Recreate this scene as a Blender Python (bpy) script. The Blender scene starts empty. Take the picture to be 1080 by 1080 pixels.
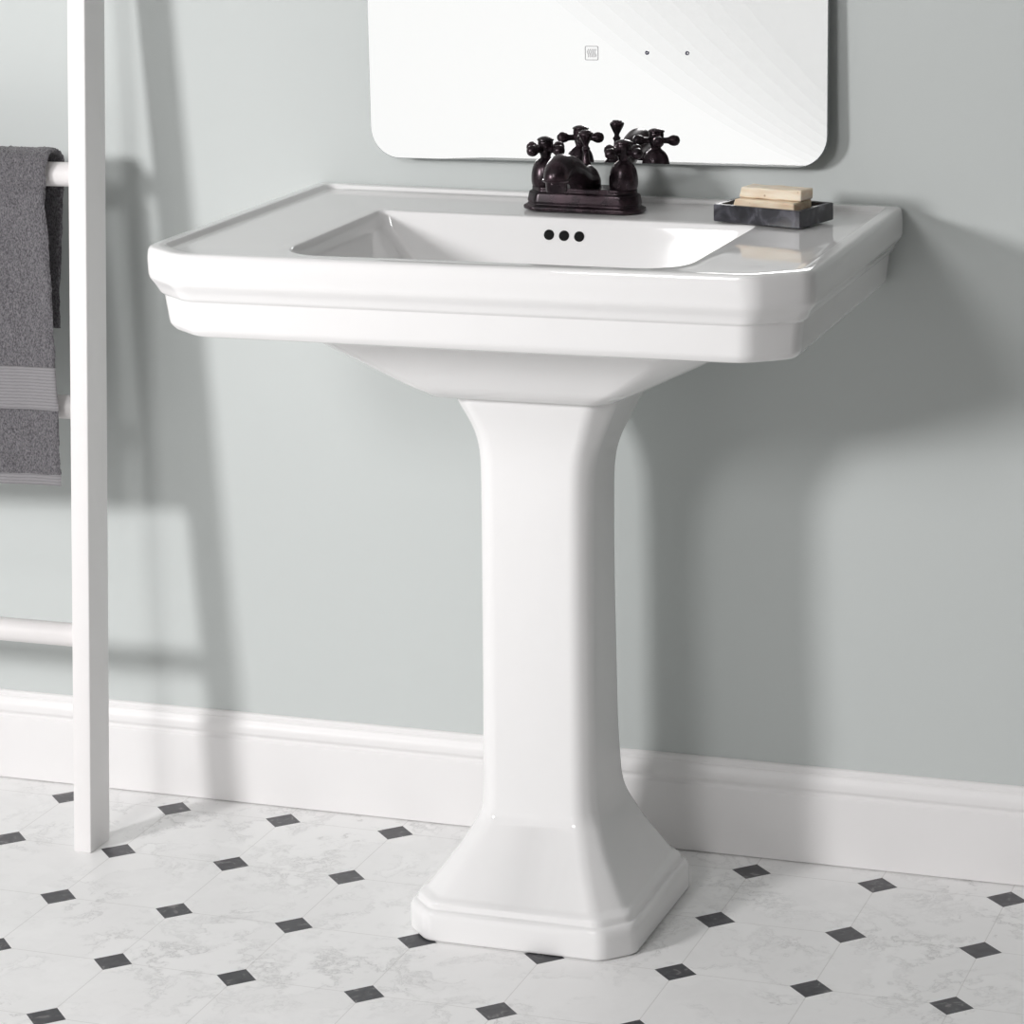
import bpy, bmesh, math, random
from mathutils import Vector, Matrix, noise
random.seed(7)
C = bpy.context.scene.collection
PI = math.pi
S = bpy.context.scene

# ------------------------------------------------------------------ helpers
def new_obj(name, verts, faces, mat, parent=None, sharp=35, smooth=True):
    me = bpy.data.meshes.new(name)
    me.from_pydata([tuple(v) for v in verts], [], faces)
    bm = bmesh.new(); bm.from_mesh(me)
    bmesh.ops.recalc_face_normals(bm, faces=bm.faces)
    bm.to_mesh(me); bm.free()
    if smooth:
        me.polygons.foreach_set('use_smooth', [True] * len(me.polygons))
        me.set_sharp_from_angle(angle=math.radians(sharp))
    me.materials.append(mat)
    o = bpy.data.objects.new(name, me)
    C.objects.link(o)
    if parent: o.parent = parent
    return o

def tag(o, label=None, cat=None, group=None, kind=None):
    if label: o['label'] = label
    if cat: o['category'] = cat
    if group: o['group'] = group
    if kind: o['kind'] = kind
    return o

def empty(name, loc, label, cat):
    o = bpy.data.objects.new(name, None); o.location = loc; o.empty_display_size = .05
    C.objects.link(o)
    return tag(o, label, cat)

class MB:
    """collects geometry for ONE mesh"""
    def __init__(s): s.v = []; s.f = []
    def add(s, v, f):
        n = len(s.v); s.v += [Vector(p) for p in v]; s.f += [tuple(i + n for i in q) for q in f]
    def box(s, a, b):
        (x0, y0, z0), (x1, y1, z1) = a, b
        s.add([(x0,y0,z0),(x1,y0,z0),(x1,y1,z0),(x0,y1,z0),(x0,y0,z1),(x1,y0,z1),(x1,y1,z1),(x0,y1,z1)],
              [(0,3,2,1),(4,5,6,7),(0,1,5,4),(1,2,6,5),(2,3,7,6),(3,0,4,7)])
    def loft(s, rings, cap0=True, cap1=True, closed=True):
        n = len(rings[0]); v = [p for r in rings for p in r]; f = []
        for i in range(len(rings) - 1):
            for j in range(n if closed else n - 1):
                k = (j + 1) % n
                f.append((i*n+j, i*n+k, (i+1)*n+k, (i+1)*n+j))
        if cap0: f.append(tuple(reversed(range(n))))
        if cap1: f.append(tuple((len(rings)-1)*n + j for j in range(n)))
        s.add(v, f)
    def lathe(s, prof, n=40, origin=(0,0,0), axis='z', cap=True):
        rings = []
        for r, z in prof:
            rings.append([Vector(origin) + (Vector((r*math.cos(2*PI*k/n), r*math.sin(2*PI*k/n), z)) if axis == 'z'
                          else Vector((z, r*math.cos(2*PI*k/n), r*math.sin(2*PI*k/n))) if axis == 'x'
                          else Vector((r*math.cos(2*PI*k/n), z, r*math.sin(2*PI*k/n)))) for k in range(n)])
        s.loft(rings, cap, cap)
    def tube(s, pts, rad, n=28, sx=1.0):
        pts = [Vector(p) for p in pts]; rings = []
        up = Vector((1, 0, 0))
        for i, p in enumerate(pts):
            t = (pts[min(i+1, len(pts)-1)] - pts[max(i-1, 0)]).normalized()
            a = (up - t * up.dot(t)).normalized(); b = t.cross(a)
            r = rad[i]
            rings.append([p + a*(r*sx*math.cos(2*PI*k/n)) + b*(r*math.sin(2*PI*k/n)) for k in range(n)])
        s.loft(rings)
    def xform(s, M):
        s.v = [M @ p for p in s.v]; return s
    def build(s, name, mat, parent=None, **k):
        return new_obj(name, s.v, s.f, mat, parent, **k)

def bez_corner(p0, p1, p2, r, n):
    """rounded corner at p1 on a polyline of equal-length tuples"""
    p0, p1, p2 = (list(p) for p in (p0, p1, p2))
    def toward(a, b):
        L = math.sqrt(sum((x-y)**2 for x, y in zip(a, b))) or 1e-9
        t = min(r / L, .49)
        return [x + (y-x)*t for x, y in zip(a, b)]
    a = toward(p1, p0); b = toward(p1, p2); out = []
    for i in range(n + 1):
        t = i / n
        out.append(tuple((1-t)**2*x + 2*t*(1-t)*y + t*t*z for x, y, z in zip(a, p1, b)))
    return out

def smooth_line(pts, rads, n=5):
    out = [tuple(pts[0])]
    for i in range(1, len(pts) - 1):
        r = rads[i] if isinstance(rads, (list, tuple)) else rads
        if r <= 0: out.append(tuple(pts[i]))
        else: out += bez_corner(pts[i-1], pts[i], pts[i+1], r, n)
    out.append(tuple(pts[-1]))
    return out

def round_poly(pts, r, n=6):
    out = []; m = len(pts)
    for i in range(m):
        rr = r[i] if isinstance(r, (list, tuple)) else r
        out += bez_corner(pts[i-1], pts[i], pts[(i+1) % m], rr, n)
    return out

def catmull(pts, n=8):
    out = []
    P = [pts[0]] + list(pts) + [pts[-1]]
    for i in range(1, len(P) - 2):
        for k in range(n):
            t = k / n
            out.append(tuple(.5*((2*b) + (-a+c)*t + (2*a-5*b+4*c-d)*t*t + (-a+3*b-3*c+d)*t**3)
                             for a, b, c, d in zip(P[i-1], P[i], P[i+1], P[i+2])))
    out.append(tuple(pts[-1]))
    return out

# ------------------------------------------------------------------ materials
def mat(name, col, rough=.5, metal=0, spec=.5, coat=0, ior=1.45):
    m = bpy.data.materials.new(name); m.use_nodes = True
    b = m.node_tree.nodes['Principled BSDF']
    b.inputs['Base Color'].default_value = (*col, 1)
    b.inputs['Roughness'].default_value = rough
    b.inputs['Metallic'].default_value = metal
    b.inputs['Specular IOR Level'].default_value = spec
    b.inputs['Coat Weight'].default_value = coat
    b.inputs['Coat Roughness'].default_value = .04
    b.inputs['IOR'].default_value = ior
    return m, m.node_tree, b

def N(nt, t, **kw):
    n = nt.nodes.new(t)
    for k, v in kw.items():
        if k in n.inputs: n.inputs[k].default_value = v
        else: setattr(n, k, v)
    return n
def L(nt, a, b): nt.links.new(a, b)

def bumped(nt, b, scale, strength, dist=.001, detail=4, stretch=None, typ='ShaderNodeTexNoise'):
    tc = N(nt, 'ShaderNodeTexCoord'); mp = N(nt, 'ShaderNodeMapping')
    if stretch: mp.inputs['Scale'].default_value = stretch
    L(nt, tc.outputs['Object'], mp.inputs[0])
    n = N(nt, typ, Scale=scale)
    if 'Detail' in n.inputs: n.inputs['Detail'].default_value = detail
    L(nt, mp.outputs[0], n.inputs['Vector'])
    bp = N(nt, 'ShaderNodeBump', Strength=strength, Distance=dist)
    L(nt, n.outputs[0], bp.inputs['Height']); L(nt, bp.outputs[0], b.inputs['Normal'])
    return n

def ramp(nt, fac, stops):
    r = N(nt, 'ShaderNodeValToRGB')
    e = r.color_ramp.elements
    e[0].position, e[0].color = stops[0][0], (*stops[0][1], 1)
    e[1].position, e[1].color = stops[-1][0], (*stops[-1][1], 1)
    for p, c in stops[1:-1]:
        k = e.new(p); k.color = (*c, 1)
    L(nt, fac, r.inputs[0]); return r.outputs[0]

# sage wall paint
WALL, nt, b = mat('sage_wall_paint', (.590, .622, .612), .75, spec=.25)
bumped(nt, b, 260, .12, .0006, 3)
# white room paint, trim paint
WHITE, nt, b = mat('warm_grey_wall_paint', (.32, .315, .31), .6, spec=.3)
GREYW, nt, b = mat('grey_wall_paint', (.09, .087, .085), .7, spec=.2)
TRIM, nt, b = mat('white_trim_paint', (.84, .83, .828), .38, spec=.4)
bumped(nt, b, 60, .05, .0006, 3, (.2, 1, 1))
# glazed ceramic
CER, nt, b = mat('white_glazed_ceramic', (.865, .862, .86), .05, spec=.5)
bumped(nt, b, 9, .05, .003, 2)
HOLE, nt, b = mat('hole_shade_black', (.004, .004, .004), .4, spec=.06)  # near-black colour standing for the shade inside the holes
CHROME, nt, b = mat('chrome', (.75, .75, .76), .12, metal=1)
# oil rubbed bronze
BRZ, nt, b = mat('oil_rubbed_bronze', (.040, .024, .030), .26, metal=.55, spec=.6)
tc = N(nt, 'ShaderNodeTexCoord'); n = N(nt, 'ShaderNodeTexNoise', Scale=60, Detail=3)
L(nt, tc.outputs['Object'], n.inputs['Vector'])
L(nt, ramp(nt, n.outputs[0], [(.35, (.016, .011, .014)), (.7, (.050, .030, .038))]), b.inputs['Base Color'])
# mirror
MIR, nt, b = mat('mirror_silver', (.96, .97, .97), .0, metal=1)
EDGE, nt, b = mat('mirror_edge', (.35, .38, .38), .2, metal=.4)
CHAS, nt, b = mat('mirror_chassis_grey', (.30, .30, .30), .5, metal=.5)
ICON, nt, b = mat('etched_icon_grey', (.52, .52, .53), .6)
ICONF, nt, b = mat('etched_icon_soft_grey', (.62, .62, .63), .6)
BTN, nt, b = mat('sensor_dark', (.05, .05, .09), .25)
# ladder
LAD, nt, b = mat('white_painted_wood', (.83, .815, .812), .42, spec=.4)
bumped(nt, b, 45, .22, .0009, 5, (6, 6, .6))
RUNG, nt, b = mat('white_painted_dowel', (.83, .81, .805), .4, spec=.4)
bumped(nt, b, 45, .2, .0008, 5, (.6, 6, 6))
# slate dish
SLATE, nt, b = mat('black_slate', (.03, .03, .035), .32, spec=.5)
tc = N(nt, 'ShaderNodeTexCoord'); n = N(nt, 'ShaderNodeTexNoise', Scale=30, Detail=8, Distortion=1.5)
L(nt, tc.outputs['Object'], n.inputs['Vector'])
L(nt, ramp(nt, n.outputs[0], [(.42, (.013, .013, .017)), (.56, (.030, .030, .038)), (.72, (.11, .11, .13))]), b.inputs['Base Color'])
# soap
def soap_mat(name, c0, c1):
    m, nt, b = mat(name, c0, .6, spec=.3)
    tc = N(nt, 'ShaderNodeTexCoord'); n = N(nt, 'ShaderNodeTexNoise', Scale=70, Detail=6)
    mp = N(nt, 'ShaderNodeMapping'); mp.inputs['Scale'].default_value = (.35, 1, 2)
    L(nt, tc.outputs['Object'], mp.inputs[0]); L(nt, mp.outputs[0], n.inputs['Vector'])
    v = N(nt, 'ShaderNodeTexVoronoi', Scale=75); L(nt, tc.outputs['Object'], v.inputs['Vector'])
    spots = ramp(nt, v.outputs['Distance'], [(.07, (.30, .20, .13)), (.13, (1, 1, 1))])
    mx = N(nt, 'ShaderNodeMix', data_type='RGBA', blend_type='MULTIPLY'); mx.inputs[0].default_value = .55
    L(nt, ramp(nt, n.outputs[0], [(.35, c1), (.62, c0)]), mx.inputs[6]); L(nt, spots, mx.inputs[7])
    L(nt, mx.outputs[2], b.inputs['Base Color'])
    bp = N(nt, 'ShaderNodeBump', Strength=.5, Distance=.0012)
    L(nt, n.outputs[0], bp.inputs['Height']); L(nt, bp.outputs[0], b.inputs['Normal'])
    b.inputs['Subsurface Weight'].default_value = .1
    return m
SOAPA = soap_mat('pale_cream_soap', (.90, .80, .66), (.80, .66, .50))
SOAPB = soap_mat('tan_cream_soap', (.86, .72, .55), (.70, .52, .36))
# towel
def towel_mat(name, c0, c1, sc, st, stretch=None):
    m, nt, b = mat(name, c0, .95, spec=.1)
    b.inputs['Sheen Weight'].default_value = .35
    n = bumped(nt, b, sc, st, .002, 4, stretch)
    L(nt, ramp(nt, n.outputs[0], [(.35, c0), (.66, c1)]), b.inputs['Base Color'])
    return m
TOW = towel_mat('grey_terry', (.075, .072, .080), (.215, .208, .220), 620, .9, (1, 1, .5))
BAND, nt, b = mat('grey_woven_band', (.25, .243, .252), .85, spec=.15)
b.inputs['Sheen Weight'].default_value = .2
tc = N(nt, 'ShaderNodeTexCoord'); wv = N(nt, 'ShaderNodeTexWave', Scale=75, Distortion=1.2); wv.bands_direction = 'Z'
wv.inputs['Detail Scale'].default_value = 3
L(nt, tc.outputs['Object'], wv.inputs['Vector'])
L(nt, ramp(nt, wv.outputs[0], [(.0, (.20, .195, .205)), (.5, (.27, .263, .272))]), b.inputs['Base Color'])
bp = N(nt, 'ShaderNodeBump', Strength=.5, Distance=.001); L(nt, wv.outputs[0], bp.inputs['Height']); L(nt, bp.outputs[0], b.inputs['Normal'])
# floor
FLOOR, nt, b = mat('marble_look_tile', (.8, .8, .8), .34, spec=.4)
U = .1675
tc = N(nt, 'ShaderNodeTexCoord')
sep = N(nt, 'ShaderNodeSeparateXYZ'); L(nt, tc.outputs['Object'], sep.inputs[0])
def M(op, a, bb=None, c=None):
    n = N(nt, 'ShaderNodeMath', operation=op)
    for i, v in enumerate((a, bb, c)):
        if v is None: continue
        if isinstance(v, (int, float)): n.inputs[i].default_value = v
        else: L(nt, v, n.inputs[i])
    return n.outputs[0]
def cell(s, off):
    u = M('DIVIDE', M('SUBTRACT', s, off), U)
    return M('ABSOLUTE', M('SUBTRACT', u, M('ROUND', u)))     # 0 at a lattice line
du = cell(sep.outputs[0], 0.0); dv = cell(sep.outputs[1], -.0595)
dot = M('LESS_THAN', M('ADD', du, dv), .158)
line = M('LESS_THAN', M('MINIMUM', du, dv), .0042)
# marble clouds and veins
dn = N(nt, 'ShaderNodeTexNoise', Scale=6, Detail=5, Roughness=.6); L(nt, tc.outputs['Object'], dn.inputs['Vector'])
warp = N(nt, 'ShaderNodeVectorMath', operation='MULTIPLY_ADD')
L(nt, dn.outputs['Color'], warp.inputs[0]); warp.inputs[1].default_value = (.28, .28, .28); L(nt, tc.outputs['Object'], warp.inputs[2])
v1 = N(nt, 'ShaderNodeTexNoise', Scale=11, Detail=9, Roughness=.62); L(nt, warp.outputs[0], v1.inputs['Vector'])
vein = ramp(nt, M('ABSOLUTE', M('SUBTRACT', v1.outputs[0], .5)), [(.0, (.66, .66, .66)), (.012, (.87, .87, .87)), (.05, (1, 1, 1))])
v2 = N(nt, 'ShaderNodeTexNoise', Scale=5, Detail=6, Roughness=.6); L(nt, tc.outputs['Object'], v2.inputs['Vector'])
msk = ramp(nt, v2.outputs[0], [(.42, (0, 0, 0)), (.62, (1, 1, 1))])
cloud = ramp(nt, v1.outputs[0], [(.3, (.875, .872, .868)), (.6, (.925, .922, .918))])
mv = N(nt, 'ShaderNodeMix', data_type='RGBA', blend_type='MULTIPLY')
L(nt, M('MULTIPLY', msk, .9), mv.inputs[0]); L(nt, cloud, mv.inputs[6]); L(nt, vein, mv.inputs[7])
ml = N(nt, 'ShaderNodeMix', data_type='RGBA'); L(nt, M('MULTIPLY', line, .38), ml.inputs[0])
L(nt, mv.outputs[2], ml.inputs[6]); ml.inputs[7].default_value = (.48, .47, .455, 1)
dk = N(nt, 'ShaderNodeTexNoise', Scale=55, Detail=7, Distortion=1.2); L(nt, tc.outputs['Object'], dk.inputs['Vector'])
dcol = ramp(nt, dk.outputs[0], [(.4, (.050, .050, .056)), (.60, (.078, .078, .085)), (.69, (.20, .19, .19))])
md = N(nt, 'ShaderNodeMix', data_type='RGBA'); L(nt, dot, md.inputs[0])
L(nt, ml.outputs[2], md.inputs[6]); L(nt, dcol, md.inputs[7])
L(nt, md.outputs[2], b.inputs['Base Color'])
CEIL, _, _ = mat('ceiling_paint', (.36, .36, .355), .8, spec=.1)
GLOW, nt, b = mat('added_glow', (.06, .06, .06), .5)
b.inputs['Emission Color'].default_value = (1, .995, .985, 1)
b.inputs['Emission Strength'].default_value = 1.02  # added glow behind the camera, whitens the mirror and fills from the front

# ------------------------------------------------------------------ room shell
XL, XR, YF, H = -2.05, 2.25, -4.75, 2.7
def slab(name, a, b, m):
    q = MB(); q.box(a, b); o = q.build(name, m, smooth=False); return tag(o, kind='structure')
slab('floor', (XL-.1, YF-.1, -.06), (XR+.1, .1, 0), FLOOR)
slab('wall_back', (XL-.1, 0, 0), (XR+.1, .1, H), WALL)
slab('wall_left', (XL-.1, YF, 0), (XL, 0, H), WHITE)
slab('wall_right', (XR, YF, 0), (XR+.1, 0, H), GREYW)
slab('ceiling', (XL-.1, YF-.1, H), (XR+.1, .1, H+.06), CEIL)
# front wall; its opening holds an added glow pane that whitens the mirror
WX0, WX1, WZ0, WZ1 = -1.98, .10, .02, 2.05
q = MB()
q.box((XL-.1, YF-.1, 0), (WX0, YF, H)); q.box((WX1, YF-.1, 0), (XR+.1, YF, H))
q.box((WX0, YF-.1, WZ1), (WX1, YF, H)); q.box((WX0, YF-.1, 0), (WX1, YF, WZ0))
tag(q.build('wall_front', WHITE, smooth=False), kind='structure')
wf = MB(); fw = .03
wf.box((WX0, YF-.08, WZ0), (WX0+fw, YF-.02, WZ1)); wf.box((WX1-fw, YF-.08, WZ0), (WX1, YF-.02, WZ1))
wf.box((WX0+fw, YF-.08, WZ1-fw), (WX1-fw, YF-.02, WZ1)); wf.box((WX0+fw, YF-.08, WZ0), (WX1-fw, YF-.02, WZ0+fw))
glow_frame = tag(wf.build('glow_pane_frame', TRIM, smooth=False), kind='structure')
gp = MB(); gp.box((WX0+fw, YF-.06, WZ0+fw), (WX1-fw, YF-.05, WZ1-fw))
gp.build('added_glow_pane', GLOW, glow_frame, smooth=False)
# added sheer sheets before the glow pane, to shade the mirror's upper right
SHEER = bpy.data.materials.new('sheer_shade_sheet'); SHEER.use_nodes = True
nt = SHEER.node_tree; nt.nodes.clear()
om = N(nt, 'ShaderNodeOutputMaterial'); mxs = N(nt, 'ShaderNodeMixShader'); mxs.inputs[0].default_value = .055
tr = N(nt, 'ShaderNodeBsdfTransparent'); tl_ = N(nt, 'ShaderNodeBsdfTranslucent'); tl_.inputs[0].default_value = (.55, .55, .55, 1)
L(nt, tr.outputs[0], mxs.inputs[1]); L(nt, tl_.outputs[0], mxs.inputs[2]); L(nt, mxs.outputs[0], om.inputs[0])
q = MB()
for layer in range(9):
    rows = []
    for i in range(25):
        t = i / 24; z = .40 + 1.62 * t
        xe = .02 - (1.84 - .075*layer) * min(1, t*1.35)**.62 * .97 + .03*layer
        rows.append([Vector((xe + (.08-xe)*k/40, YF + .03 + .012*layer + .008*math.sin(k*1.1 + layer*2), z)) for k in range(41)])
    q.loft(rows, False, False, closed=False)
sheets = q.build('mirror_shade_sheets', SHEER)
tag(sheets, 'added sheer sheets that put a faint shade in the mirror', 'shade sheets')

# baseboard: extruded moulding profile (thickness from wall, height)
prof = smooth_line([(0, 0), (-.009, 0), (-.009, .0015), (-.013, .0017), (-.013, .094), (-.0095, .0965), (-.0095, .100), (-.0125, .104), (-.0115, .113),
                    (-.0068, .121), (-.0068, .1235), (-.0055, .1245), (-.0050, .1300), (-.002, .1318), (0, .1318)],
                   [0, 0, 0, 0, .0012, .001, .001, .002, .006, .003, .0004, .0004, .0015, .001, 0], 3)
q = MB(); q.loft([[(XL, y, z) for y, z in prof], [(XR, y, z) for y, z in prof]])
tag(q.build('baseboard_back', TRIM, sharp=25), kind='structure')

# ------------------------------------------------------------------ pedestal sink
def warp_z(p):
    """slight firing twist of the fireclay top"""
    x, y, z = p
    w = max(0, min(1, (y + .54) / .54)) * max(0, min(1, (z - .70) / .06))
    return Vector((x, y, z + w * (.0052 - .0106 * (x - .25) / .78)))

def octo(xl, xr, yf, yb, cx, cy, z, r, bx=0.0, rb=.012, n=7):
    """outline ring: square or clipped back corners, clipped front corners"""
    m = (xl + xr) / 2
    P = [(m, yb), (xl + bx + .03, yb), (xl + bx, yb), (xl, yf + cy), (xl + cx, yf), (m, yf), (xr - cx, yf), (xr, yf + cy), (xr - bx, yb), (xr - bx - .03, yb)]
    R = [0, 0, rb, r, r, 0, r, r, rb, 0]
    return [Vector((x, y, z)) for x, y in round_poly(P, R, n)]

sink = empty('pedestal_sink', (.632, -.25, 0), 'white glazed ceramic pedestal sink with clipped front corners and stepped rim', 'sink')
inv = Matrix.Translation(-Vector(sink.location))

# basin top: one surface from bowl underside out around the rim, over the deck and into the bowl
XLr, XRr, YFr = .2275, 1.0335, -.528        # widest outline of the lip
CX, CY = .058, .044
keys = [  # xl, xr, yf, yb, cx, cy, z, corner radius, back taper
    (.500, .745, -.320, -.090, .020, .020, .6745, .012, 0),
    (.470, .778, -.335, -.070, .025, .025, .6900, .014, 0),
    (.330, .925, -.395, -.030, .050, .045, .7640, .030, 0),
    (.310, .945, -.440, -.020, .050, .045, .7720, .030, 0),
    (XLr+.034, XRr-.034, YFr+.030, -.003, CX-.012, CY-.010, .7735, .016, .012),
    (XLr+.0265, XRr-.0265, YFr+.0225, -.002, CX-.010, CY-.008, .7755, .014, .012),
    (XLr+.0205, XRr-.0205, YFr+.0175, -.002, CX-.008, CY-.006, .7830, .012, .012),
    (XLr+.0165, XRr-.0165, YFr+.0135, -.002, CX-.006, CY-.004, .8180, .012, .012),
    (XLr+.0125, XRr-.0125, YFr+.0105, -.002, CX-.005, CY-.003, .8205, .012, .012),
    (XLr+.0085, XRr-.0085, YFr+.0075, -.002, CX-.004, CY-.003, .8290, .013, .012),
    (XLr+.0050, XRr-.0050, YFr+.0045, -.002, CX-.002, CY-.001, .8335, .014, .012),
    (XLr+.0005, XRr-.0005, YFr+.0005, -.002, CX, CY, .8400, .016, .012),
    (XLr, XRr, YFr, -.002, CX, CY, .8640, .016, .012),
    (XLr+.002, XRr-.002, YFr+.002, -.002, CX, CY, .8758, .016, .012),
    (XLr+.018, XRr-.018, YFr+.015, -.018, CX-.003, CY-.003, .8762, .014, .012),
    (XLr+.0235, XRr-.0235, YFr+.0205, -.0215, CX-.004, CY-.004, .8697, .014, .012),
    (XLr+.034, XRr-.034, YFr+.029, -.032, CX-.006, CY-.006, .8688, .014, .012),
    (.370, .890, -.470, -.135, .030, .030, .8680, .030, 0),
    (.385, .875, -.458, -.1455, .030, .030, .8674, .030, 0),
    (.389, .871, -.454, -.1485, .030, .030, .8612, .028, 0),
    (.393, .867, -.449, -.1520, .030, .030, .8480, .028, 0),
    (.437, .825, -.430, -.1650, .035, .035, .8000, .030, 0),
    (.480, .785, -.400, -.2000, .035, .035, .7550, .035, 0),
    (.520, .745, -.370, -.2350, .035, .035, .7475, .035, 0),
    (.600, .665, -.320, -.262, .012, .012, .7455, .012, 0)]
radii = [0, .006, .02, .006, .003, .004, .004, .0018, .003, .004, .0025, .006, .008, .007, .0035, .003, .004, .004, .003, .003, .004, .02, .02, .02, 0]
prof = smooth_line(keys, radii, 4)
rings = []
for k in prof:
    xl, xr, yf, yb, cx, cy, z, r, bx = k
    rings.append([warp_z(p) for p in octo(xl, xr, yf, yb, cx, cy, z, r, bx, rb=max(.006, min(.012, r)))])
q = MB(); q.loft(rings); q.xform(inv)
basin = q.build('basin', CER, sink, sharp=50)

# three overflow holes in the bowl's back wall: rimmed discs, inner shade painted black
for i, (hx, hz) in enumerate(((.6122, .8468), (.6318, .8462), (.6514, .8458))):
    q = MB()
    q.lathe([(.0, -.0002), (.0052, -.0002)], 24, axis='y', cap=False)
    q.lathe([(.0052, -.0004), (.0058, -.0012), (.0064, -.0004), (.0064, .003)], 24, axis='y', cap=False)
    tl = math.atan2(.017, .062)
    q.xform(inv @ Matrix.Translation((hx, -.1530, hz)) @ Matrix.Rotation(-tl, 4, 'X'))
    o = q.build('overflow_hole', HOLE, sink)
    o['label'] = 'round dark overflow hole'
# drain
q = MB(); q.lathe([(.0, .004), (.012, .004), (.014, .002), (.021, .0015), (.022, 0), (.022, -.003)], 32)
q.xform(inv @ Matrix.Translation((.632, -.29, .7465))); q.build('drain', CHROME, sink)

# pedestal
pk = [  # centre x, half width, front y, back y, chamfer, z
    (.628, .1440, -.389, -.103, .034, .0000),
    (.628, .1440, -.389, -.103, .034, .0013),
    (.628, .1480, -.393, -.099, .034, .0015),
    (.628, .1490, -.394, -.098, .034, .0035),
    (.628, .1490, -.394, -.098, .034, .0330),
    (.628, .1455, -.3905, -.101, .033, .0395),
    (.628, .1415, -.3865, -.105, .032, .0405),
    (.628, .1400, -.3850, -.107, .032, .0480),
    (.628, .1360, -.3815, -.110, .031, .0510),
    (.628, .1310, -.3770, -.113, .030, .0535),
    (.628, .1150, -.3580, -.122, .026, .0760),
    (.628, .0985, -.3370, -.132, .022, .0990),
    (.628, .0865, -.3180, -.140, .019, .1200),
    (.628, .0775, -.3035, -.146, .018, .1380),
    (.6265, .0748, -.3010, -.153, .0175, .1600),
    (.6258, .0738, -.2960, -.160, .017, .2300),
    (.6260, .0730, -.2850, -.160, .017, .4500),
    (.6275, .0730, -.2820, -.158, .017, .5700),
    (.6295, .0760, -.2830, -.150, .018, .6000),
    (.6325, .0840, -.2880, -.138, .020, .6250),
    (.6330, .0930, -.2950, -.130, .022, .6450),
    (.6335, .1010, -.3020, -.124, .023, .6620),
    (.6335, .1030, -.3040, -.122, .024, .6690),
    (.6335, .1030, -.3040, -.122, .024, .6735)]
rad = [0, 0, 0, .002, .006, .004, .002, .003, .003, .004, .01, .01, .012, .012, .012, .03, .05, .03, .015, .012, .01, .008, .004, 0]
rings = []
for cx, hx, yf, yb, ch, z in smooth_line(pk, rad, 4):
    P = [(cx, yb), (cx-hx+ch, yb), (cx-hx, yb-ch), (cx-hx, yf+ch), (cx-hx+ch, yf), (cx, yf), (cx+hx-ch, yf), (cx+hx, yf+ch), (cx+hx, yb-ch), (cx+hx-ch, yb)]
    rr = .010
    rings.append([Vector((x, y, z)) for x, y in round_poly(P, [0]+[rr]*4+[0]+[rr]*4, 6)])
q = MB(); q.loft(rings); q.xform(inv)
q.build('pedestal', CER, sink, sharp=55)

# ------------------------------------------------------------------ faucet
FX, FY, FZ = .6390, -.0940, .8695
fau = empty('faucet', (FX, FY, FZ), 'dark oil-rubbed bronze two-handle faucet on the back deck of the sink', 'faucet')
fau.rotation_euler[1] = .017
q = MB(); rings = []
for hx, hy, z in smooth_line([(.0755, .0275, 0), (.0768, .0285, .0008), (.0768, .0285, .0048), (.0740, .0262, .0062), (.0722, .0245, .0076),
                               (.0722, .0245, .0092), (.0728, .0250, .0104), (.0712, .0236, .0205), (.0705, .0230, .0218), (.0680, .0208, .0232), (.0680, .0208, .0278), (.0670, .0198, .0287)],
                              [0, .001, .001, .001, .001, .001, .001, .001, .001, .001, .001, 0], 3):
    ch = .016
    P = [(-hx, hy-ch), (-hx, -hy+ch), (-hx+ch, -hy), (hx-ch, -hy), (hx, -hy+ch), (hx, hy-ch), (hx-ch, hy), (-hx+ch, hy)]
    rings.append([Vector((x, y, z)) for x, y in round_poly(P, .004, 4)])
q.loft(rings); q.build('base_plate', BRZ, fau, sharp=30)
def handle(dx):
    h = MB()      # bell + neck
    h.lathe(catmull([(.0168, 0), (.0178, .004), (.0181, .010), (.0174, .017), (.0154, .0245), (.0120, .0300), (.0085, .0330), (.0064, .0350), (.0066, .0370), (.0078, .0400)], 5), 40, (dx, 0, .0285))
    bell = h.build('handle_bell', BRZ, fau, sharp=40)
    c = MB()      # hub
    c.lathe(catmull([(.0072, 0), (.0080, .0030), (.0090, .0070), (.0095, .0110), (.0095, .0145), (.0090, .0160)], 5), 32, (0, 0, .0675))
    for k in range(4):
        a = MB()
        a.lathe([(.0040, .006), (.0038, .012), (.0042, .0155), (.0058, .0180), (.0070, .0215), (.0070, .0245), (.0058, .0278), (.0030, .0298), (.0006, .0304)], 24, axis='x')
        a.xform(Matrix.Translation((0, 0, .0735)) @ Matrix.Rotation(math.radians(-25 + 90*k), 4, 'Z'))
        c.add(a.v, a.f)
    c.xform(Matrix.Translation((dx, 0, 0)))
    cr = c.build('cross_handle', BRZ, fau, sharp=45)
    cp = MB(); cp.lathe([(.0098, 0), (.0106, .0008), (.0104, .0022), (.0085, .0034), (.0055, .0046), (.0020, .0052), (.0003, .0053)], 32, (dx, 0, .0838))
    cp.build('handle_cap', BRZ, cr, sharp=45)
handle(-.0508); handle(.0508)
# spout: swan body, saddle and down-turned outlet
sp = catmull([(0, .003, .0275, .0190), (0, .003, .0340, .0196), (0, -.001, .0395, .0180), (0, -.014, .0420, .0158),
              (0, -.030, .0480, .0158), (0, -.050, .0568, .0162), (0, -.070, .0618, .0168), (0, -.086, .0640, .0170), (0, -.098, .0610, .0166), (0, -.1040, .0560, .0158), (0, -.1045, .0520, .0150)], 6)
q = MB(); q.tube([p[:3] for p in sp], [p[3] for p in sp], 32)
spout = q.build('spout', BRZ, fau, sharp=60)
q = MB(); q.lathe([(.0125, 0), (.0160, .0004), (.0172, .0020), (.0160, .0036), (.0150, .0040)], 32, (0, -.1045, .0500))
q.lathe([(.0100, -.0125), (.0122, -.0125), (.0128, -.0100), (.0132, 0)], 32, (0, -.1045, .0505), cap=True)
q.build('aerator', BRZ, spout, sharp=40)
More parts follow.
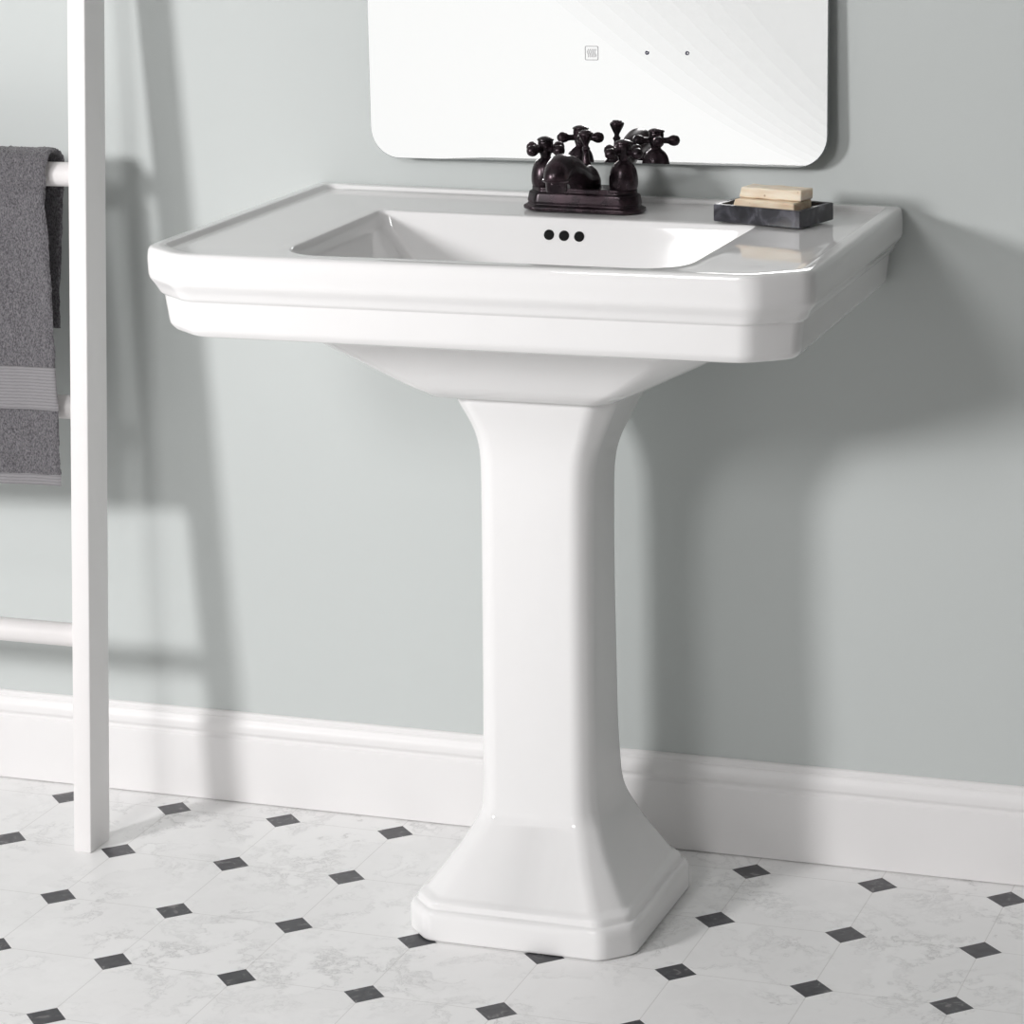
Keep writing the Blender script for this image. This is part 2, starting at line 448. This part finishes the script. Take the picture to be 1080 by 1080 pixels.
# lift rod
q = MB()
q.lathe(catmull([(.0095, .050), (.0085, .0570), (.0060, .0630), (.0042, .0700), (.0036, .0770), (.0050, .0800), (.0052, .0815), (.0036, .0835), (.0034, .0860),
                 (.0056, .0905), (.0084, .0960), (.0093, .0985), (.0090, .1005), (.0066, .1020), (.0055, .1035), (.0010, .1040)], 4), 12, (0, .006, -.006))
q.build('lift_rod', BRZ, fau, sharp=30)

# ------------------------------------------------------------------ mirror
MX0, MX1, MZ0, MZ1, MY = .3262, .9312, .9178, 1.60, -.028
mir = empty('mirror', ((MX0+MX1)/2, 0, MZ0), 'frameless rounded rectangular mirror with touch controls on the sage wall above the sink', 'mirror')
mo = Vector((mir.location.x, MY, MZ0))
mir.location.y = MY
mir.rotation_euler[0] = -.028      # hung with its top edge closer to the wall
def rr_ring(x0, x1, z0, z1, y, r, n=10):
    return [Vector((x, y, z)) - mo for x, z in round_poly_arc(x0, x1, z0, z1, r, n)]
def round_poly_arc(x0, x1, z0, z1, r, n):
    out = []
    for cx, cz, a0 in ((x1-r, z1-r, 0), (x0+r, z1-r, 90), (x0+r, z0+r, 180), (x1-r, z0+r, 270)):
        for k in range(n+1):
            a = math.radians(a0 + 90*k/n); out.append((cx + r*math.cos(a), cz + r*math.sin(a)))
    return out
R0 = .040
q = MB(); q.loft([rr_ring(MX0+.0008, MX1-.0008, MZ0+.0008, MZ1-.0008, MY-.0001, R0-.0008)], True, False)
q.build('mirror_glass', MIR, mir, smooth=False)
q = MB(); q.loft([rr_ring(MX0+.0006, MX1-.0006, MZ0+.0006, MZ1-.0006, MY, R0-.0006), rr_ring(MX0, MX1, MZ0, MZ1, MY+.0008, R0), rr_ring(MX0, MX1, MZ0, MZ1, MY+.005, R0)])
q.build('glass_edge', EDGE, mir)
q = MB(); fr = rr_ring(MX0+.012, MX1-.012, MZ0+.030, MZ1-.030, MY+.005, .02)
q.loft([fr, [Vector((p.x, .0270 - .028*p.z, p.z)) for p in fr]])
q.build('chassis', CHAS, mir)
# touch icon: rounded square outline with wavy heat lines
ix, iz, iw = .6285, 1.0548, .0088
q = MB(); yo = MY - .0006
a = [Vector((x, yo, z)) - mo for x, z in round_poly_arc(ix-iw, ix+iw, iz-iw, iz+iw, .0016, 5)]
bq = [Vector((x, yo, z)) - mo for x, z in round_poly_arc(ix-iw+.0009, ix+iw-.0009, iz-iw+.0009, iz+iw-.0009, .0010, 5)]
a2 = [p + Vector((0, .0004, 0)) for p in a]; b2 = [p + Vector((0, .0004, 0)) for p in bq]
q.loft([a2, a, bq, b2], False, False)
icon = q.build('touch_icon', ICON, mir, smooth=False)
q = MB()
for k in range(5):
    xk = ix - .0048 + k*.0024; rl = []
    for s_ in range(17):
        t = s_/16; z = iz - .0052 + .0104*t; x = xk + .0007*math.sin(t*2*PI*1.2)
        rl.append([Vector((x-.00055, yo, z)) - mo, Vector((x+.00055, yo, z)) - mo, Vector((x+.00055, yo+.0004, z)) - mo, Vector((x-.00055, yo+.0004, z)) - mo])
    q.loft(rl)
q.build('heat_lines', ICONF, icon, smooth=False)
for bx, m in ((.7011, BTN), (.7530, ICON)):
    q = MB(); q.lathe([(.0008, -.0006), (.0026, -.0006), (.0026, 0)], 20, Vector((bx, MY-.0001, 1.0560)) - mo, axis='y')
    btn = q.build('touch_button', BTN, mir)
    q = MB(); q.lathe([(.0002, -.0009), (.0008 if m is BTN else .0012, -.0009), (.0010, -.0005)], 14, Vector((bx + (0 if m is BTN else .0008), MY-.0001, 1.0560)) - mo, axis='y')
    q.build('button_light', ICONF, btn)

# ------------------------------------------------------------------ soap dish and soaps
DZ = .8680
ang = math.radians(-17)
dish = empty('soap_dish', (.8885, -.1225, DZ), 'black veined stone soap dish on the right side of the sink deck', 'soap dish')
dish.rotation_euler[2] = ang
def brick(x, y, z0, z1, r, n=3, bev=.0008):
    ks = smooth_line([(x-bev, y-bev, z0), (x, y, z0+bev), (x, y, z1-bev), (x-bev, y-bev, z1)], 0)
    return [[Vector((px, py, kz)) for px, py in round_poly([(-kx, -ky), (kx, -ky), (kx, ky), (-kx, ky)], r, n)] for kx, ky, kz in ks]
q = MB(); hx, hy, hh = .0612, .0380, .0208
R = brick(hx, hy, 0, hh, .0015)
R.append([Vector((x, y, hh-.0002)) for x, y in round_poly([(-hx+.006, -hy+.006), (hx-.006, -hy+.006), (hx-.006, hy-.006), (-hx+.006, hy-.006)], .003, 3)])
R.append([Vector((x, y, hh-.010)) for x, y in round_poly([(-hx+.008, -hy+.008), (hx-.008, -hy+.008), (hx-.008, hy-.008), (-hx+.008, hy-.008)], .003, 3)])
q.loft(R); q.build('tray', SLATE, dish, sharp=30)

def soap(name, loc, size, m, label, seed):
    sx, sy, sz = size; bm = bmesh.new()
    bmesh.ops.create_cube(bm, size=1)
    bmesh.ops.scale(bm, vec=(sx, sy, sz), verts=bm.verts)
    bmesh.ops.bevel(bm, geom=bm.edges[:], offset=.0022, segments=3, affect='EDGES', profile=.6)
    bmesh.ops.subdivide_edges(bm, edges=[e for e in bm.edges if e.calc_length() > .006], cuts=9, use_grid_fill=True)
    for v in bm.verts:
        p = v.co * 55 + Vector((seed, 0, 0))
        v.co += Vector((noise.noise(p), noise.noise(p + Vector((9, 0, 0))), noise.noise(p + Vector((0, 9, 0))))) * .0011
        v.co.z += sz/2
        v.co.x += .004 * (v.co.z/sz - .5) * (1 if v.co.x < 0 else .2)
        if v.co.z < sz*.45: v.co.z = max(v.co.z, 0)
    me = bpy.data.meshes.new(name); bm.to_mesh(me); bm.free()
    me.polygons.foreach_set('use_smooth', [True]*len(me.polygons)); me.set_sharp_from_angle(angle=math.radians(50))
    me.materials.append(m); o = bpy.data.objects.new(name, me); C.objects.link(o)
    o.location = loc; o.rotation_euler[2] = ang + math.radians(2 if seed > 3 else 0)
    return tag(o, label, 'soap', 'soap bars stacked in the dish')
sb = DZ + hh - .0098
soap('soap_bar', (.8880, -.1260, sb), (.0860, .0400, .0160), SOAPB, 'tan cream soap bar lying lowest in the black dish, under the paler bar', 1.3)
soap('soap_bar', (.8925, -.1225, sb+.0162), (.0850, .0290, .0130), SOAPA, 'pale cream soap bar lying on top of the tan bar in the black dish', 5.1)

# ------------------------------------------------------------------ ladder
def lean(z): return -.2470 + .1085*z            # y of the rails' front face
LH = 1.76
lad = empty('towel_ladder', (-.25, -.22, 0), 'white painted wooden ladder with round rungs leaning on the wall left of the sink', 'ladder')
lo = Vector(lad.location)
def rail(x0b, x0t):
    q = MB(); rg = []
    w, d = .0262, .055
    for z in (0, .0015, .5, 1.0, 1.5, LH-.0015, LH):
        x = x0b + (x0t-x0b)*z/LH; ins = .0015 if z in (0, LH) else 0
        P = [(x+ins, lean(z)+ins), (x+w-ins, lean(z)+ins), (x+w-ins, lean(z)+d-ins), (x+ins, lean(z)+d-ins)]
        rg.append([Vector((a, b, z)) - lo for a, b in round_poly(P, .0022, 3)])
    q.loft(rg); return q.build('rail', LAD, lad, sharp=40)
rail(-.0572, -.0465); rail(-.4760, -.4760)
for z in (.288, .5945, .9000, 1.2055, 1.5110):
    q = MB(); r = .0160; y = lean(z) + .0275
    bev = [(r-.001, -.452), (r, -.451), (r, -.052), (r-.001, -.0505)]
    q.lathe(bev, 28, Vector((0, y, z)) - lo, axis='x')
    q.build('rung', RUNG, lad, sharp=40)

# ------------------------------------------------------------------ towel over the third rung
ry, rz, rr = lean(.9) + .0275, .9000, .0175
path = []                                        # (y, z) centre line, front bottom -> over the rung -> back bottom
path += [(-.1865, .4930), (-.1880, .5400), (-.1885, .6000), (-.1800, .6700), (-.1680, .7500), (-.1585, .8300), (-.1545, .8750)]
for a in (200, 170, 140, 110, 80, 50, 20, -10):
    t = math.radians(a); path.append((ry + (rr+.010)*math.cos(t), rz + (rr+.0135)*math.sin(t)))
path += [(-.1030, .8300), (-.1030, .7800), (-.1050, .7300), (-.1060, .6900)]
path = catmull(path, 14)
# resample evenly
def resample(P, step):
    out = [P[0]]; acc = 0
    for a, b_ in zip(P, P[1:]):
        d = math.dist(a, b_); t = step - acc
        while t <= d:
            out.append(tuple(x + (y-x)*t/d for x, y in zip(a, b_))); t += step
        acc = (acc + d) % step
    return out
path = resample(path, .0022)
NP = len(path)
def in_top(i): return path[i][1] > .865
xl = -.375
EF = [(.45, -.0735), (.514, -.0725), (.601, -.0675), (.661, -.0715), (.726, -.0765), (.811, -.0815), (.866, -.0865), (.900, -.0830), (.918, -.0800), (.94, -.0850)]
EB = [(.60, -.1030), (.711, -.0996), (.864, -.0885), (.900, -.0860), (.918, -.0840), (.94, -.0850)]
def edge_x(i):
    y, z = path[i]
    T = EF if i < NP*.55 else EB
    for (z0, x0), (z1, x1) in zip(T, T[1:]):
        if z <= z1 or z1 == T[-1][0]:
            t = max(0, min(1, (z-z0)/(z1-z0))); t = t*t*(3-2*t)
            return x0 + (x1-x0)*t + .0010*noise.noise(Vector((z*60, 2, 0)))
def thick(z): return .0065
def grid_piece(name, i0, i1, m, parent, fuzz, puff=0.0, nx=150, off=0.0):
    """closed slab of cloth between two stations of the path"""
    loc = Vector(tow.location)
    rings = []
    for i in range(i0, i1+1):
        y, z = path[i]
        ya, za = path[max(i-1, 0)]; yb, zb = path[min(i+1, NP-1)]
        t = Vector((0, yb-ya, zb-za)).normalized(); nrm = Vector((0, t.z, -t.y)) # outward (front) normal
        nrm = -nrm
        xe = edge_x(i); ring = []
        h = thick(z)/2 + off
        if (i == i0 or i == i1): h *= .75
        for side in (1, -1):
            rng_ = range(nx+1) if side == 1 else range(nx, -1, -1)
            for j in rng_:
                u = j/nx
                x = xl + (xe-xl)*u
                edge = min(1, (1-u)*nx/4.0)
                hh_ = h*math.sqrt(max(0, 1-(1-edge)**2)) if edge < 1 else h
                fold = .0035*math.sin(x*38+1.2 + z*1.5)*min(1, max(0, (.93-z)*5)) + .0022*noise.noise(Vector((x*18, z*9, 3 if i < NP/2 else 8)))
                f = fuzz*noise.noise(Vector((x*700, z*420, y*420+side*9)))*1.0 + fuzz*.6*noise.noise(Vector((x*900, z*700, y*700)))
                f += .002*noise.noise(Vector((x*45, z*45, y*45)))*(1 if fuzz > .0003 else .3)
                p = Vector((x, y, z)) + nrm*(side*hh_ + fold + (f if side == 1 else 0))
                ring.append(p - loc)
        rings.append(ring)
    q = MB(); q.loft(rings); return q.build(name, m, parent, sharp=180)
tow = None
class _T: location = (-.22, ry, .49)
tow = _T
def idx(z): return min(range(int(NP*.5)), key=lambda i: abs(path[i][1]-z))
i_hem, i_b0, i_b1 = idx(.5090), idx(.5960), idx(.6530)
body = grid_piece('towel', i_b1, NP-1, TOW, None, .0021)
body.location = _T.location
tag(body, 'charcoal grey terry towel folded over a rung of the white ladder', 'towel')
p1 = grid_piece('lower_terry', i_hem, i_b0, TOW, body, .0021)
p2 = grid_piece('woven_band', i_b0, i_b1, BAND, body, .00015, off=-.0006)
p2['label'] = 'smooth lighter grey woven band'
p3 = grid_piece('hem', 0, i_hem, BAND, body, .00015, off=-.0008)
p3['label'] = 'smooth lighter grey hem'

# ------------------------------------------------------------------ lights
def area(name, loc, target, size, power, col=(1, 1, 1), sy=None):
    l = bpy.data.lights.new(name, 'AREA'); l.energy = power; l.size = size; l.color = col
    l.shape = 'RECTANGLE' if sy else 'DISK'
    if sy: l.size_y = sy
    o = bpy.data.objects.new(name, l); o.location = loc
    o.rotation_euler = (Vector(target) - Vector(loc)).to_track_quat('-Z', 'Y').to_euler()
    C.objects.link(o); return o
area('key_lamp', (-1.48, -3.0, 1.66), (.45, 0, .6), .48, 74, (1, .982, .985))
area('fill_lamp', (-.05, -3.8, 2.35), (.6, 0, .6), .75, 34, (1, .985, .985))
w = bpy.data.worlds.new('world'); w.use_nodes = True; S.world = w
w.node_tree.nodes['Background'].inputs[0].default_value = (1, 1, 1, 1)
w.node_tree.nodes['Background'].inputs[1].default_value = .3

# ------------------------------------------------------------------ camera
cam = bpy.data.cameras.new('camera'); co = bpy.data.objects.new('camera', cam); C.objects.link(co)
cam.sensor_width = 36; cam.lens = 3100.118/1080*36; cam.clip_start = .05
co.location = (1.82095595, -3.51831034, 1.44291857)
co.rotation_euler = (math.radians(75.16256107), math.radians(1.57504803), math.radians(20.22072342))
S.camera = co
S.view_settings.view_transform = 'Standard'; S.view_settings.look = 'None'
S.view_settings.gamma = 1; S.view_settings.use_curve_mapping = False
S.view_settings.exposure = -0.07
S.cycles.transparent_max_bounces = 32; S.cycles.max_bounces = 12; S.cycles.diffuse_bounces = 6
S.cycles.sample_clamp_indirect = 8
